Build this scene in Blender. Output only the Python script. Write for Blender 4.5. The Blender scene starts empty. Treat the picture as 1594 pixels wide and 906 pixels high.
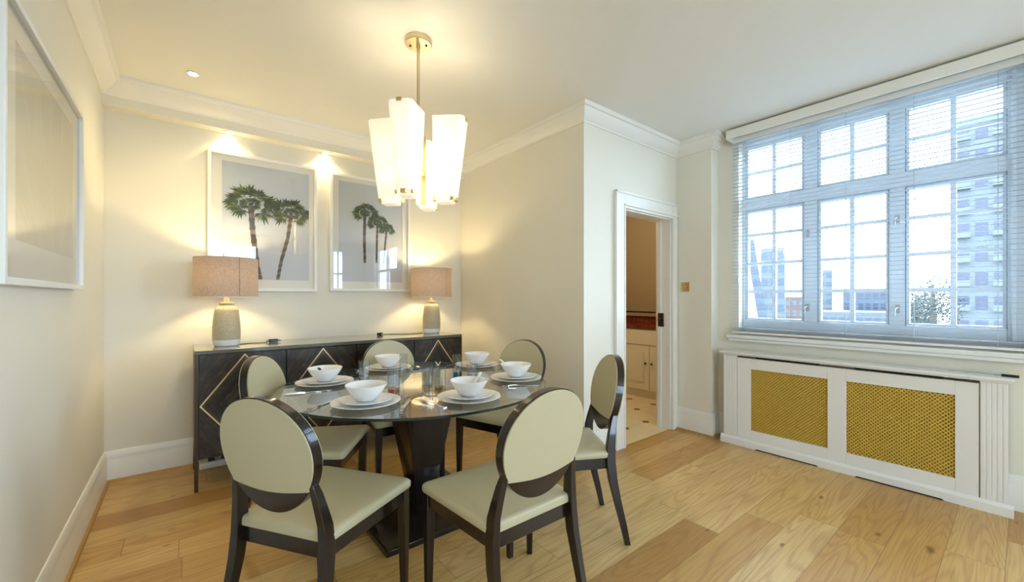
import bpy, bmesh, math, random
from mathutils import Vector, Matrix
R = math.radians
random.seed(7)
S = bpy.context.scene
COL = S.collection

# ------------------------------------------------------------------ camera
YAW = 38.594
cam = bpy.data.cameras.new('camera'); camo = bpy.data.objects.new('camera', cam); COL.objects.link(camo)
camo.location = (0, 0, 1.25); camo.rotation_euler = (R(90), 0, R(-YAW))
cam.sensor_width = 36; cam.lens = 637.25/1594*36; cam.shift_y = (463.1-453)/1594
cam.clip_start = 0.02; cam.clip_end = 600
S.camera = camo
# ------------------------------------------------------------------ world and light
w = bpy.data.worlds.new('world'); S.world = w; w.use_nodes = True
bg = w.node_tree.nodes['Background']; bg.inputs[0].default_value = (0.62, 0.80, 1.0, 1); bg.inputs[1].default_value = 7.8
S.view_settings.view_transform = 'Standard'; S.view_settings.look = 'None'
S.view_settings.gamma = 1; S.view_settings.use_curve_mapping = False
S.view_settings.exposure = 1.13
WARM = (1.0, 0.81, 0.44); WARM2 = (1.0, 0.82, 0.44)
P_SHADE = 0.55; P_TABLE = 6.0; P_SPOT = 15; P_KITCHEN = 17; E_SHADE = 0.14

def portal(loc, rot, sx, sy):
    l = bpy.data.lights.new('daylight_portal', 'AREA'); l.shape = 'RECTANGLE'; l.size = sx; l.size_y = sy
    l.cycles.is_portal = True
    o = bpy.data.objects.new('daylight_portal', l); COL.objects.link(o); o.location = loc; o.rotation_euler = rot
portal((4.0, 0.81, 1.81), (R(90), 0, R(90)), 1.55, 1.64)
portal((0.675, -3.62, 1.55), (R(90), 0, R(0)), 1.35, 1.9)
portal((3.94, -1.8, 1.7), (R(90), 0, R(90)), 2.0, 1.6)

def point(name, loc, power, color, r=0.03):
    l = bpy.data.lights.new(name, 'POINT'); l.energy = power; l.color = color; l.shadow_soft_size = r
    o = bpy.data.objects.new(name, l); COL.objects.link(o); o.location = loc; return o
def spot(name, loc, power, color, ang=135, blend=1.0, r=0.025):
    l = bpy.data.lights.new(name, 'SPOT'); l.energy = power; l.color = color; l.shadow_soft_size = r
    l.spot_size = R(ang); l.spot_blend = blend
    o = bpy.data.objects.new(name, l); COL.objects.link(o); o.location = loc; return o

# ------------------------------------------------------------------ materials
def srgb(r, g, b):
    f = lambda c: (c/255/12.92) if c/255 <= .04045 else ((c/255+.055)/1.055)**2.4
    return (f(r), f(g), f(b), 1)
class NT:
    def __init__(s, name):
        s.m = bpy.data.materials.new(name); s.m.use_nodes = True; s.t = s.m.node_tree; s.n = s.t.nodes; s.l = s.t.links
        s.b = s.n['Principled BSDF']; s.out = s.n['Material Output']
    def N(s, typ, **k):
        n = s.n.new(typ)
        for a, v in k.items():
            if a == 'ins':
                for i, x in v.items():
                    if isinstance(x, bpy.types.NodeSocket): s.l.new(x, n.inputs[i])
                    else: n.inputs[i].default_value = x
            else: setattr(n, a, v)
        return n
    def math(s, op, a, b=0.0, c=0.0):
        return s.N('ShaderNodeMath', operation=op, ins={0: a, 1: b, 2: c}).outputs[0]
    def mix(s, f, a, b, bt='MIX'):
        n = s.N('ShaderNodeMix', data_type='RGBA', blend_type=bt)
        for i, x in ((0, f), (6, a), (7, b)):
            if isinstance(x, bpy.types.NodeSocket): s.l.new(x, n.inputs[i])
            else: n.inputs[i].default_value = x
        return n.outputs[2]
    def ramp(s, f, stops):
        n = s.N('ShaderNodeValToRGB'); e = n.color_ramp.elements
        while len(e) < len(stops): e.new(0.5)
        for i, (p, c) in enumerate(stops): e[i].position = p; e[i].color = c
        s.l.new(f, n.inputs[0]); return n.outputs[0]
    def bump(s, h, strength=0.2, dist=0.01):
        n = s.N('ShaderNodeBump', ins={'Strength': strength, 'Distance': dist, 'Height': h})
        s.l.new(n.outputs[0], s.b.inputs['Normal'])
    def coord(s, scale=(1, 1, 1), rot=(0, 0, 0), kind='Object'):
        tc = s.N('ShaderNodeTexCoord')
        mp = s.N('ShaderNodeMapping', ins={0: tc.outputs[kind], 2: rot, 3: scale})
        return mp.outputs[0]
    def set(s, **k):
        for a, v in k.items():
            i = s.b.inputs[a.replace('_', ' ')]
            if isinstance(v, bpy.types.NodeSocket): s.l.new(v, i)
            else: i.default_value = v
        return s

def paint(name, col, rough=0.6, var=0.03, bump=0.03, scale=60, spec=0.5):
    t = NT(name); c = t.coord()
    n = t.N('ShaderNodeTexNoise', ins={'Vector': c, 'Scale': 3.0, 'Detail': 4.0})
    d = tuple(x*(1-var) for x in col[:3])+(1,)
    t.set(Base_Color=t.mix(n.outputs[0], col, d), Roughness=rough)
    t.b.inputs['Specular IOR Level'].default_value = spec
    n2 = t.N('ShaderNodeTexNoise', ins={'Vector': c, 'Scale': float(scale), 'Detail': 3.0})
    t.bump(n2.outputs[0], bump, 0.002)
    return t.m
def metal(name, col, rough=0.3):
    t = NT(name); c = t.coord((1, 1, 40))
    n = t.N('ShaderNodeTexNoise', ins={'Vector': c, 'Scale': 20.0})
    t.set(Base_Color=t.mix(n.outputs[0], col, tuple(x*.85 for x in col[:3])+(1,)), Metallic=1.0, Roughness=rough)
    return t.m
def emit(name, col, s):
    t = NT(name); t.set(Base_Color=col, Emission_Color=col, Emission_Strength=s); return t.m
def thin_glass(name, tint=(1, 1, 1, 1), ior=1.5, rough=0.0, extra=0.0):
    t = NT(name); t.n.remove(t.b)
    tr = t.N('ShaderNodeBsdfTransparent', ins={0: tint}); gl = t.N('ShaderNodeBsdfGlossy', ins={'Roughness': rough})
    bf = t.N('ShaderNodeNewGeometry').outputs['Backfacing']
    fr = t.N('ShaderNodeFresnel', ins={'IOR': t.math('MULTIPLY_ADD', bf, 1/ior-ior, ior)})
    f = t.math('ADD', fr.outputs[0], extra)
    mx = t.N('ShaderNodeMixShader', ins={0: f, 1: tr.outputs[0], 2: gl.outputs[0]})
    t.l.new(mx.outputs[0], t.out.inputs[0]); return t.m

M = {}
M['wall'] = paint('wall_paint', srgb(233, 228, 212), 0.55, 0.02, 0.04)
M['ceiling'] = paint('ceiling_paint', srgb(236, 234, 226), 0.7, 0.01, 0.02)
M['trim'] = paint('trim_gloss_paint', srgb(238, 235, 226), 0.35, 0.01, 0.01)
M['white'] = paint('white_satin', srgb(240, 240, 238), 0.35, 0.01, 0.01)
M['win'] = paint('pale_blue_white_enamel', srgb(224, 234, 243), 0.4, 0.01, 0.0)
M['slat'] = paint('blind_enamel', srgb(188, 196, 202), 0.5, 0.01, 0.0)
M['reveal'] = paint('reveal_paint', srgb(235, 236, 236), 0.5, 0.01, 0.01)
M['kwall'] = paint('kitchen_wall_paint', srgb(168, 146, 108), 0.6, 0.04)
M['kcab'] = paint('kitchen_cream_paint', srgb(236, 226, 196), 0.45, 0.02)
M['ceramic'] = paint('white_ceramic', srgb(240, 238, 236), 0.12, 0.01, 0.0)
M['steel'] = metal('cutlery_steel', (0.75, 0.74, 0.72, 1), 0.15)
M['brass'] = metal('satin_brass', (0.80, 0.62, 0.30, 1), 0.3)
M['nickel'] = metal('champagne_metal', (0.72, 0.62, 0.42, 1), 0.3)
M['dark_metal'] = metal('dark_bronze', (0.10, 0.07, 0.05, 1), 0.4)
M['handle'] = metal('window_handle_metal', (0.55, 0.58, 0.62, 1), 0.3)
M['black'] = paint('black_plastic', (0.012, 0.012, 0.014, 1), 0.35, 0.1, 0.0)
M['void'] = paint('dark_slot', (0.01, 0.01, 0.012, 1), 0.8, 0.1, 0.0)
M['leather'] = paint('cream_leather', srgb(188, 179, 146), 0.45, 0.04, 0.10, 240)
M['piping'] = paint('pale_leather_piping', srgb(222, 215, 188), 0.45, 0.03, 0.05, 200)
M['glass'] = thin_glass('window_glass')
M['tumbler'] = thin_glass('tumbler_glass', (0.94, 0.96, 0.97, 1), 1.6)
M['picture_glass'] = thin_glass('picture_glass', (1, 1, 1, 1), 1.6)
M['table_glass'] = thin_glass('table_glass', (0.94, 0.96, 0.91, 1), 1.6, 0.0, 0.28)
M['glass_edge'] = paint('glass_edge_green', (0.015, 0.03, 0.025, 1), 0.1, 0.1, 0.0)

def tinted(name, c):
    return thin_glass(name, c, 1.45)
M['red_glass'] = tinted('red_tint_glass', (0.80, 0.22, 0.12, 1))
M['orange_glass'] = tinted('orange_tint_glass', (0.92, 0.5, 0.28, 1))
M['yellow_glass'] = tinted('yellow_tint_glass', (0.93, 0.75, 0.15, 1))
M['blue_glass'] = tinted('blue_tint_glass', (0.12, 0.38, 0.48, 1))

def dark_wood():
    t = NT('wenge_wood'); c = t.coord((14, 14, 1.6))
    n = t.N('ShaderNodeTexNoise', ins={'Vector': c, 'Scale': 4.0, 'Detail': 6.0, 'Roughness': .6})
    t.set(Base_Color=t.ramp(n.outputs[0], [(0.3, (0.004, 0.0018, 0.001, 1)), (0.7, (0.014, 0.006, 0.003, 1))]), Roughness=0.3)
    t.b.inputs['Specular IOR Level'].default_value = 0.3
    t.b.inputs['Coat Weight'].default_value = 0.6; t.b.inputs['Coat Roughness'].default_value = 0.06
    t.bump(n.outputs[0], 0.04, 0.002); return t.m
M['wenge'] = dark_wood()

def oak_floor():
    t = NT('oak_planks'); tc = t.N('ShaderNodeTexCoord'); sp = t.N('ShaderNodeSeparateXYZ', ins={0: tc.outputs['Object']})
    x, y = sp.outputs[0], sp.outputs[1]
    W_ = 0.1905
    v = t.math('DIVIDE', t.math('SUBTRACT', y, 0.437-10*W_), W_)
    row = t.math('FLOOR', v)
    rn = t.N('ShaderNodeTexWhiteNoise', noise_dimensions='1D', ins={'W': row}).outputs[0]
    u = t.math('DIVIDE', t.math('ADD', x, t.math('MULTIPLY', rn, 5.0)), 1.55)
    colu = t.math('FLOOR', u)
    seed = t.math('ADD', t.math('MULTIPLY', row, 7.31), t.math('MULTIPLY', colu, 3.17))
    r1 = t.N('ShaderNodeTexWhiteNoise', noise_dimensions='1D', ins={'W': seed})
    # grain coordinate, shifted per plank
    off = t.math('MULTIPLY', r1.outputs[0], 37.0)
    cv = t.N('ShaderNodeCombineXYZ', ins={0: t.math('ADD', t.math('MULTIPLY', x, 1.0), off), 1: t.math('ADD', t.math('MULTIPLY', y, 9.0), off), 2: off})
    g1 = t.N('ShaderNodeTexNoise', ins={'Vector': cv.outputs[0], 'Scale': 1.6, 'Detail': 5.0, 'Roughness': 0.55, 'Distortion': 0.8})
    cv2 = t.N('ShaderNodeCombineXYZ', ins={0: t.math('ADD', t.math('MULTIPLY', x, 3.0), off), 1: t.math('MULTIPLY', y, 90.0), 2: off})
    g2 = t.N('ShaderNodeTexNoise', ins={'Vector': cv2.outputs[0], 'Scale': 1.5, 'Detail': 4.0})
    rings = t.N('ShaderNodeTexNoise', ins={'Vector': cv.outputs[0], 'Scale': 0.7, 'Detail': 1.0, 'Distortion': 0.4})
    rg = t.math('SINE', t.math('MULTIPLY', rings.outputs[0], 95.0))
    rg = t.math('POWER', t.math('MULTIPLY_ADD', rg, 0.5, 0.5), 3.0)
    base = t.ramp(r1.outputs[0], [(0.0, srgb(184, 140, 76)), (0.3, srgb(208, 168, 98)), (0.6, srgb(222, 186, 116)), (1.0, srgb(236, 206, 142))])
    c1 = t.mix(t.math('MULTIPLY', g1.outputs[0], 0.55), base, srgb(164, 114, 60))
    c2 = t.mix(t.math('MULTIPLY', rg, 0.30), c1, srgb(150, 98, 54))
    gg = t.N('ShaderNodeMapRange', ins={0: g2.outputs[0], 1: 0.45, 2: 0.75, 3: 0.0, 4: 0.35}).outputs[0]
    c3 = t.mix(gg, c2, srgb(150, 104, 56))
    # knots
    wob = t.N('ShaderNodeTexNoise', ins={'Vector': tc.outputs['Object'], 'Scale': 9.0, 'Detail': 3.0})
    kv = t.N('ShaderNodeCombineXYZ', ins={0: t.math('MULTIPLY_ADD', wob.outputs[0], .08, t.math('MULTIPLY', x, 1.0)), 1: t.math('MULTIPLY_ADD', wob.outputs[0], .12, t.math('MULTIPLY', y, 2.4)), 2: 0.0})
    vo = t.N('ShaderNodeTexVoronoi', voronoi_dimensions='2D', ins={'Vector': kv.outputs[0], 'Scale': 1.25, 'Randomness': 1.0})
    rr_ = t.N('ShaderNodeSeparateColor', ins={0: vo.outputs['Color']})
    size = t.math('MULTIPLY_ADD', rr_.outputs[1], 0.05, 0.02)
    kn = t.N('ShaderNodeMapRange', ins={0: t.math('DIVIDE', vo.outputs['Distance'], size), 1: 0.2, 2: 1.0, 3: 0.8, 4: 0.0}).outputs[0]
    pick = t.math('GREATER_THAN', rr_.outputs[0], 0.55)
    c4 = t.mix(t.math('MULTIPLY', kn, pick), c3, srgb(92, 54, 24))
    # seams
    fv = t.math('FRACT', v); fu = t.math('FRACT', u)
    sv = t.math('LESS_THAN', t.math('MINIMUM', fv, t.math('SUBTRACT', 1.0, fv)), 0.008)
    su = t.math('LESS_THAN', t.math('MINIMUM', fu, t.math('SUBTRACT', 1.0, fu)), 0.0012)
    seam = t.math('MAXIMUM', sv, su)
    c5 = t.mix(t.math('MULTIPLY', seam, 0.55), c4, srgb(110, 72, 40))
    t.set(Base_Color=c5, Roughness=t.math('MULTIPLY_ADD', g2.outputs[0], 0.18, 0.30))
    t.bump(t.math('SUBTRACT', t.math('MULTIPLY', g2.outputs[0], 0.2), seam), 0.12, 0.002)
    return t.m
M['oak'] = oak_floor()
M['oak_trim'] = paint('oak_beading', srgb(180, 136, 70), 0.4, 0.2, 0.02)

def tile_floor():
    t = NT('cream_tiles'); tc = t.N('ShaderNodeTexCoord'); sp = t.N('ShaderNodeSeparateXYZ', ins={0: tc.outputs['Object']})
    u = t.math('DIVIDE', t.math('SUBTRACT', sp.outputs[0], 3.95), 0.33); v = t.math('DIVIDE', t.math('SUBTRACT', sp.outputs[1], 2.71), 0.33)
    cu = t.math('ABSOLUTE', t.math('SUBTRACT', t.math('FRACT', t.math('ADD', u, 0.5)), 0.5))
    cv = t.math('ABSOLUTE', t.math('SUBTRACT', t.math('FRACT', t.math('ADD', v, 0.5)), 0.5))
    dot = t.math('LESS_THAN', t.math('ADD', cu, cv), 0.13)
    grout = t.math('LESS_THAN', t.math('MINIMUM', cu, cv), 0.012)
    n = t.N('ShaderNodeTexNoise', ins={'Vector': tc.outputs['Object'], 'Scale': 6.0, 'Detail': 4.0})
    c = t.mix(n.outputs[0], srgb(240, 228, 190), srgb(226, 208, 160))
    c = t.mix(t.math('MULTIPLY', grout, 0.35), c, srgb(180, 160, 120))
    c = t.mix(dot, c, srgb(120, 62, 40))
    t.set(Base_Color=c, Roughness=0.25); return t.m
M['tiles'] = tile_floor()

def granite():
    t = NT('red_granite'); c = t.coord()
    n = t.N('ShaderNodeTexVoronoi', ins={'Vector': c, 'Scale': 90.0}); n2 = t.N('ShaderNodeTexNoise', ins={'Vector': c, 'Scale': 12.0, 'Detail': 6.0})
    f = t.math('MULTIPLY', n.outputs[0], n2.outputs[0])
    t.set(Base_Color=t.ramp(f, [(0.05, srgb(60, 22, 12)), (0.3, srgb(128, 60, 34)), (0.6, srgb(160, 92, 60))]), Roughness=0.12); return t.m
M['granite'] = granite()

def linen():
    t = NT('taupe_linen'); tc = t.N('ShaderNodeTexCoord')
    a = t.N('ShaderNodeTexNoise', ins={'Vector': t.coord((30, 30, 260)), 'Scale': 3.0, 'Detail': 3.0})
    b = t.N('ShaderNodeTexNoise', ins={'Vector': t.coord((260, 260, 20)), 'Scale': 3.0, 'Detail': 3.0})
    f = t.math('MULTIPLY', t.math('ADD', a.outputs[0], b.outputs[0]), 0.5)
    col = t.ramp(f, [(0.35, srgb(136, 120, 110)), (0.65, srgb(188, 174, 164))])
    t.set(Base_Color=col, Roughness=0.9)
    tl = t.N('ShaderNodeBsdfTranslucent', ins={0: t.mix(1.0, col, (1, .86, .68, 1), 'MULTIPLY')})
    mx = t.N('ShaderNodeMixShader', ins={0: 0.07, 1: t.b.outputs[0], 2: tl.outputs[0]})
    t.l.new(mx.outputs[0], t.out.inputs[0]); return t.m
M['linen'] = linen()
M['seam'] = paint('shade_seam', srgb(120, 100, 92), 0.9, 0.05)
M['shade_lining'] = paint('shade_lining', srgb(238, 226, 205), 0.8, 0.02)
def stoneware():
    t = NT('speckled_stoneware'); c = t.coord()
    v = t.N('ShaderNodeTexVoronoi', ins={'Vector': c, 'Scale': 170.0}); n = t.N('ShaderNodeTexNoise', ins={'Vector': c, 'Scale': 150.0, 'Detail': 3.0})
    col = t.ramp(n.outputs[0], [(0.35, srgb(168, 158, 126)), (0.6, srgb(190, 181, 152))])
    t.set(Base_Color=col, Roughness=0.3); t.bump(v.outputs[0], 0.5, 0.004); return t.m
M['stoneware'] = stoneware()
M['cord'] = paint('clear_flex', srgb(120, 110, 80), 0.4, 0.05, 0)

def shade_glass():
    t = NT('opal_glass')
    c = t.coord()
    n = t.N('ShaderNodeTexNoise', ins={'Vector': c, 'Scale': 5.0})
    t.set(Base_Color=t.mix(n.outputs[0], (0.9, 0.88, 0.82, 1), (0.88, 0.85, 0.78, 1)), Roughness=0.15,
          Emission_Color=(1.0, 0.93, 0.82, 1), Emission_Strength=E_SHADE)
    tl = t.N('ShaderNodeBsdfTranslucent', ins={0: (1, .93, .8, 1)})
    mx = t.N('ShaderNodeMixShader', ins={0: 0.22, 1: t.b.outputs[0], 2: tl.outputs[0]})
    t.l.new(mx.outputs[0], t.out.inputs[0]); return t.m
M['opal'] = shade_glass()
M['lens'] = emit('downlight_lens', (1, 0.9, 0.72, 1), 12)

def side_wood(name='sideboard_chevron', cw=0.246, ch=0.32, chevron=True):
    t = NT(name); tc = t.N('ShaderNodeTexCoord'); sp = t.N('ShaderNodeSeparateXYZ', ins={0: tc.outputs['Object']})
    if chevron:
        au = t.math('DIVIDE', t.math('ABSOLUTE', sp.outputs[0]), cw); av = t.math('DIVIDE', t.math('ABSOLUTE', sp.outputs[2]), ch)
        d = t.math('MULTIPLY', t.math('ADD', au, av), 7.0); e = t.math('SUBTRACT', au, av)
    else:
        d = t.math('MULTIPLY', sp.outputs[1], 9.0); e = t.math('MULTIPLY', sp.outputs[0], 1.2)
    fl = t.math('FLOOR', d)
    rn = t.N('ShaderNodeTexWhiteNoise', noise_dimensions='1D', ins={'W': fl}).outputs[0]
    cv = t.N('ShaderNodeCombineXYZ', ins={0: t.math('MULTIPLY', d, 1.2), 1: t.math('MULTIPLY', e, 1.6), 2: t.math('MULTIPLY', fl, 3.3)})
    n = t.N('ShaderNodeTexNoise', ins={'Vector': cv.outputs[0], 'Scale': 2.2, 'Detail': 6.0, 'Roughness': 0.65})
    f = t.math('ADD', n.outputs[0], t.math('MULTIPLY_ADD', rn, 0.22, -0.11))
    col = t.ramp(f, [(0.3, (0.006, 0.004, 0.003, 1)), (0.55, (0.034, 0.023, 0.013, 1)), (0.8, (0.11, 0.08, 0.045, 1))])
    fr = t.math('FRACT', d); seam = t.math('LESS_THAN', fr, 0.05)
    col = t.mix(t.math('MULTIPLY', seam, 0.8), col, (0.003, 0.002, 0.002, 1))
    if chevron: t.set(Base_Color=col, Roughness=0.33); t.bump(t.math('SUBTRACT', t.math('MULTIPLY', n.outputs[0], .5), seam), 0.3, 0.003)
    else:
        t.set(Base_Color=t.mix(0.5, col, srgb(120, 118, 92)), Roughness=0.25); t.b.inputs['Coat Weight'].default_value = 1.0; t.b.inputs['Coat Roughness'].default_value = 0.15  # pale sage in the base colour paints the wall's reflection on the top
    return t.m
M['chevron'] = side_wood()
M['side_top'] = side_wood('sideboard_plank', chevron=False)

def brassmesh():
    t = NT('gilt_mesh')
    c = t.coord((1, 1, 1)); n = t.N('ShaderNodeTexNoise', ins={'Vector': c, 'Scale': 30.0})
    t.set(Base_Color=t.mix(n.outputs[0], srgb(236, 204, 100), srgb(218, 182, 76)), Metallic=0.2, Roughness=0.4); return t.m
M['gilt'] = brassmesh()
M['rad_back'] = paint('ochre_back', srgb(196, 160, 62), 0.7, 0.1, 0)

# ------------------------------------------------------------------ mesh builder
ORG = {}
class MB:
    def __init__(s): s.v = []; s.f = []; s.m = []
    def add(s, vs, fs, mi=0):
        b = len(s.v); s.v += [tuple(v) for v in vs]; s.f += [tuple(i+b for i in f) for f in fs]; s.m += [mi]*len(fs); return s
    def bx(s, x0, x1, y0, y1, z0, z1, mi=0, X=None):
        vs = [Vector((x, y, z)) for x in (x0, x1) for y in (y0, y1) for z in (z0, z1)]
        if X: vs = [X @ v for v in vs]
        return s.add(vs, [(0, 1, 3, 2), (4, 6, 7, 5), (0, 4, 5, 1), (2, 3, 7, 6), (0, 2, 6, 4), (1, 5, 7, 3)], mi)
    def loft(s, rings, caps=True, closed=True, mi=0, X=None):
        n = len(rings[0]); vs = [Vector(p) for r in rings for p in r]
        if X: vs = [X @ v for v in vs]
        fs = []
        for k in range(len(rings)-1):
            for i in range(n if closed else n-1):
                j = (i+1) % n; fs.append((k*n+i, k*n+j, (k+1)*n+j, (k+1)*n+i))
        if caps: fs.append(tuple(range(n-1, -1, -1))); fs.append(tuple((len(rings)-1)*n+i for i in range(n)))
        return s.add(vs, fs, mi)
    def lathe(s, prof, c=(0, 0, 0), n=32, mi=0, X=None):
        rings = [[(c[0]+r*math.cos(2*math.pi*i/n), c[1]+r*math.sin(2*math.pi*i/n), c[2]+z) for i in range(n)] for r, z in prof]
        return s.loft(rings, caps=True, mi=mi, X=X)
    def tube(s, pts, r, n=8, mi=0, X=None, sq=False):
        pts = [Vector(p) for p in pts]; rings = []
        for i, p in enumerate(pts):
            d = (pts[min(i+1, len(pts)-1)]-pts[max(i-1, 0)]).normalized()
            a = d.orthogonal().normalized() if abs(d.z) > .95 else d.cross(Vector((0, 0, 1))).normalized()
            if i and abs(a.dot(pa)) < .99 and abs(d.z) > .95: a = (pa-d*pa.dot(d)).normalized()
            pa = a; b = d.cross(a); rr = r[i] if isinstance(r, (list, tuple)) else r
            rings.append([p+(a*math.cos(2*math.pi*k/n)+b*math.sin(2*math.pi*k/n))*rr for k in range(n)])
        return s.loft(rings, mi=mi, X=X)
    def extr(s, poly, vec, mi=0, X=None):   # poly of 3D points extruded
        v = Vector(vec); return s.loft([[Vector(p) for p in poly], [Vector(p)+v for p in poly]], mi=mi, X=X)
    def build(s, name, mats, parent=None, origin=None, bevel=0, smooth=30, segs=2):
        if not isinstance(mats, (list, tuple)): mats = [mats]
        o0 = Vector(ORG.get(parent.name, (0, 0, 0))) if parent else Vector(origin or (0, 0, 0))
        if parent and origin: o0 = Vector(origin)
        me = bpy.data.meshes.new(name); me.from_pydata([tuple(Vector(v)-o0) for v in s.v], [], s.f)
        for m in mats: me.materials.append(M[m] if isinstance(m, str) else m)
        me.polygons.foreach_set('material_index', s.m)
        bm = bmesh.new(); bm.from_mesh(me); bmesh.ops.recalc_face_normals(bm, faces=bm.faces); bm.to_mesh(me); bm.free()
        if smooth:
            me.polygons.foreach_set('use_smooth', [True]*len(me.polygons)); me.set_sharp_from_angle(angle=R(smooth))
        o = bpy.data.objects.new(name, me); COL.objects.link(o); ORG[o.name] = tuple(o0)
        if parent:
            o.parent = parent; o.location = o0-Vector(ORG.get(parent.name, (0, 0, 0)))
        else: o.location = o0
        if bevel:
            b = o.modifiers.new('bevel', 'BEVEL'); b.width = bevel; b.segments = segs; b.limit_method = 'ANGLE'; b.angle_limit = R(40)
        return o
def tag(o, label=None, cat=None, group=None, kind=None):
    if label: o['label'] = label
    if cat: o['category'] = cat
    if group: o['group'] = group
    if kind: o['kind'] = kind
    return o
def thing(name, label, cat, loc=(0, 0, 0), group=None, kind=None):
    o = bpy.data.objects.new(name, None); COL.objects.link(o); o.location = loc; o.empty_display_size = .05
    ORG[o.name] = tuple(loc); return tag(o, label, cat, group, kind)
def struct(o): o['kind'] = 'structure'; return o
def dup(root, label=None):
    def cp(o, par):
        c = o.copy(); COL.objects.link(c); ORG[c.name] = ORG.get(o.name, (0, 0, 0))
        if par: c.parent = par
        for ch in kids.get(o.name, []): cp(ch, c)
        return c
    kids = {}
    for o in list(COL.objects):
        if o.parent: kids.setdefault(o.parent.name, []).append(o)
    c = cp(root, None)
    if label: c['label'] = label
    return c
def place(o, x, y, z=0, deg=0):
    o.location = (x, y, z); o.rotation_euler = (0, 0, R(deg)); return o

# ------------------------------------------------------------------ room shell
XL, YB, XR, YD, XP, YP, XW, ZC, YF = -0.43, 3.88, 2.372, 2.095, 3.69, 1.755, 3.82, 2.70, -3.5
T = 0.15
struct(MB().bx(XL-T, XW+T, YF-T, YD, -0.06, 0).bx(XL-T, XR, YD, YB+T, -0.06, 0).build('floor', 'oak', smooth=0))
struct(MB().bx(XR+.001, 5.2, YD+.001, 5.0, -0.06, 0).build('floor_kitchen', 'tiles', smooth=0))
struct(MB().bx(XL-T, XW+T, YF-T, YD, ZC, ZC+.1).bx(XL-T, XR, YD, YB+T, ZC, ZC+.1).build('ceiling', 'ceiling', smooth=0))
struct(MB().bx(XR+.001, 5.2, YD+.001, 5.0, 2.6, 2.69).build('ceiling_kitchen', 'kwall', smooth=0))
struct(MB().bx(XL-T, XL, YF-T, YB, 0, ZC).build('wall_left', 'wall', smooth=0))
struct(MB().bx(XL-T, XR+T, YB, YB+T, 0, ZC).build('wall_back', 'wall', smooth=0))
struct(MB().bx(XR, XR+T, YD+T, YB, 0, ZC).build('wall_return', ['wall'], smooth=0))
DX0, DX1, DZ = 2.865, 3.60, 1.995
struct(MB().bx(XR, DX0, YD, YD+T, 0, ZC).bx(DX1, XP+.13, YD, YD+T, 0, ZC).bx(DX0, DX1, YD, YD+T, DZ, ZC).build('wall_doorway', 'wall', smooth=0))
struct(MB().bx(XP, XW+T, YP, YD, 0, ZC).build('wall_pier', 'wall', smooth=0))
WY0, WY1, WZ0, WZ1 = -0.12, 1.575, 0.985, 2.625
struct(MB().bx(XW, XW+T, YF-T, -2.8, 0, ZC).bx(XW, XW+T, -.8, WY0, 0, ZC).bx(XW, XW+T, -2.8, -.8, 0, .9).bx(XW, XW+T, -2.8, -.8, 2.5, ZC).bx(XW, XW+T, WY1, YP, 0, ZC).bx(XW, XW+T, WY0, WY1, 0, WZ0).bx(XW, XW+T, WY0, WY1, WZ1, ZC).build('wall_window', 'wall', smooth=0))
fw = MB().bx(XL, 0.0, YF-T, YF, 0, ZC).bx(1.35, 2.98, YF-T, YF, 0, ZC).bx(3.3, XW, YF-T, YF, 0, ZC)
for a, b in ((0.0, 1.35), (2.98, 3.3)): fw.bx(a, b, YF-T, YF, 0, 0.6).bx(a, b, YF-T, YF, 2.5, ZC)
struct(fw.build('wall_front', 'wall', smooth=0))
# boxed beam over the back wall
struct(MB().bx(XL, XR, 3.78, YB, 2.525, ZC).build('beam_back', 'wall', smooth=0))
# kitchen shell
struct(MB().bx(5.05, 5.2, YD+T, 5.0, 0, 2.6).build('wall_kitchen_right', 'kwall', smooth=0))
struct(MB().bx(XR+T, 5.2, 5.0, 5.1, 0, 2.6).build('wall_kitchen_back', 'kwall', smooth=0))
struct(MB().bx(XR+T, XR+T+.01, YD+T, 5.0, 0, 2.6).build('wall_kitchen_left', 'kwall', smooth=0))
struct(MB().bx(XP+.131, 5.2, YD, YD+T, 0, 2.6).build('wall_kitchen_front', 'kwall', smooth=0))

# moulding run: profile (d = distance out from wall, z) swept along a polyline with mitres
def run(path, prof, inward, closed=False):
    """path: plan points; inward: side sign (+1 left of travel, -1 right)."""
    mb = MB(); pts = [Vector((p[0], p[1])) for p in path]; rings = []
    for i, p in enumerate(pts):
        ds = []
        if i > 0: ds.append((p-pts[i-1]).normalized())
        if i < len(pts)-1: ds.append((pts[i+1]-p).normalized())
        ns = [Vector((-d.y, d.x))*inward for d in ds]
        if len(ns) == 2:
            b = (ns[0]+ns[1]).normalized(); k = 1/max(.2, b.dot(ns[0]))
        else: b = ns[0]; k = 1
        rings.append([(p.x+b.x*k*d, p.y+b.y*k*d, z) for d, z in prof])
    mb.loft(rings); return mb
BASE = [(0, 0), (0.019, 0), (0.019, 0.145), (0.015, 0.158), (0.017, 0.166), (0.012, 0.18), (0.011, 0.192), (0.005, 0.205), (0, 0.207)]
CROWN = [(0, ZC), (0, 2.585), (0.012, 2.585), (0.014, 2.598), (0.028, 2.606), (0.052, 2.63), (0.072, 2.656), (0.078, 2.668), (0.092, 2.672), (0.098, 2.684), (0.098, ZC)]
e = .0005
def base(nm, path, side): struct(run(path, BASE, side).build('baseboard_'+nm, 'trim', smooth=35))
base('left', [(XL, YF), (XL, YB)], -1)
base('back', [(XL, YB), (XR, YB)], -1)
base('return', [(XR, YB), (XR, YD), (2.735, YD)], -1)
base('pier', [(XP, YD), (XP, YP), (XW, YP)], -1)
base('window', [(XW, YP), (XW, YF)], -1)
base('front', [(XW, YF), (XL, YF)], -1)
n = 0
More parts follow.
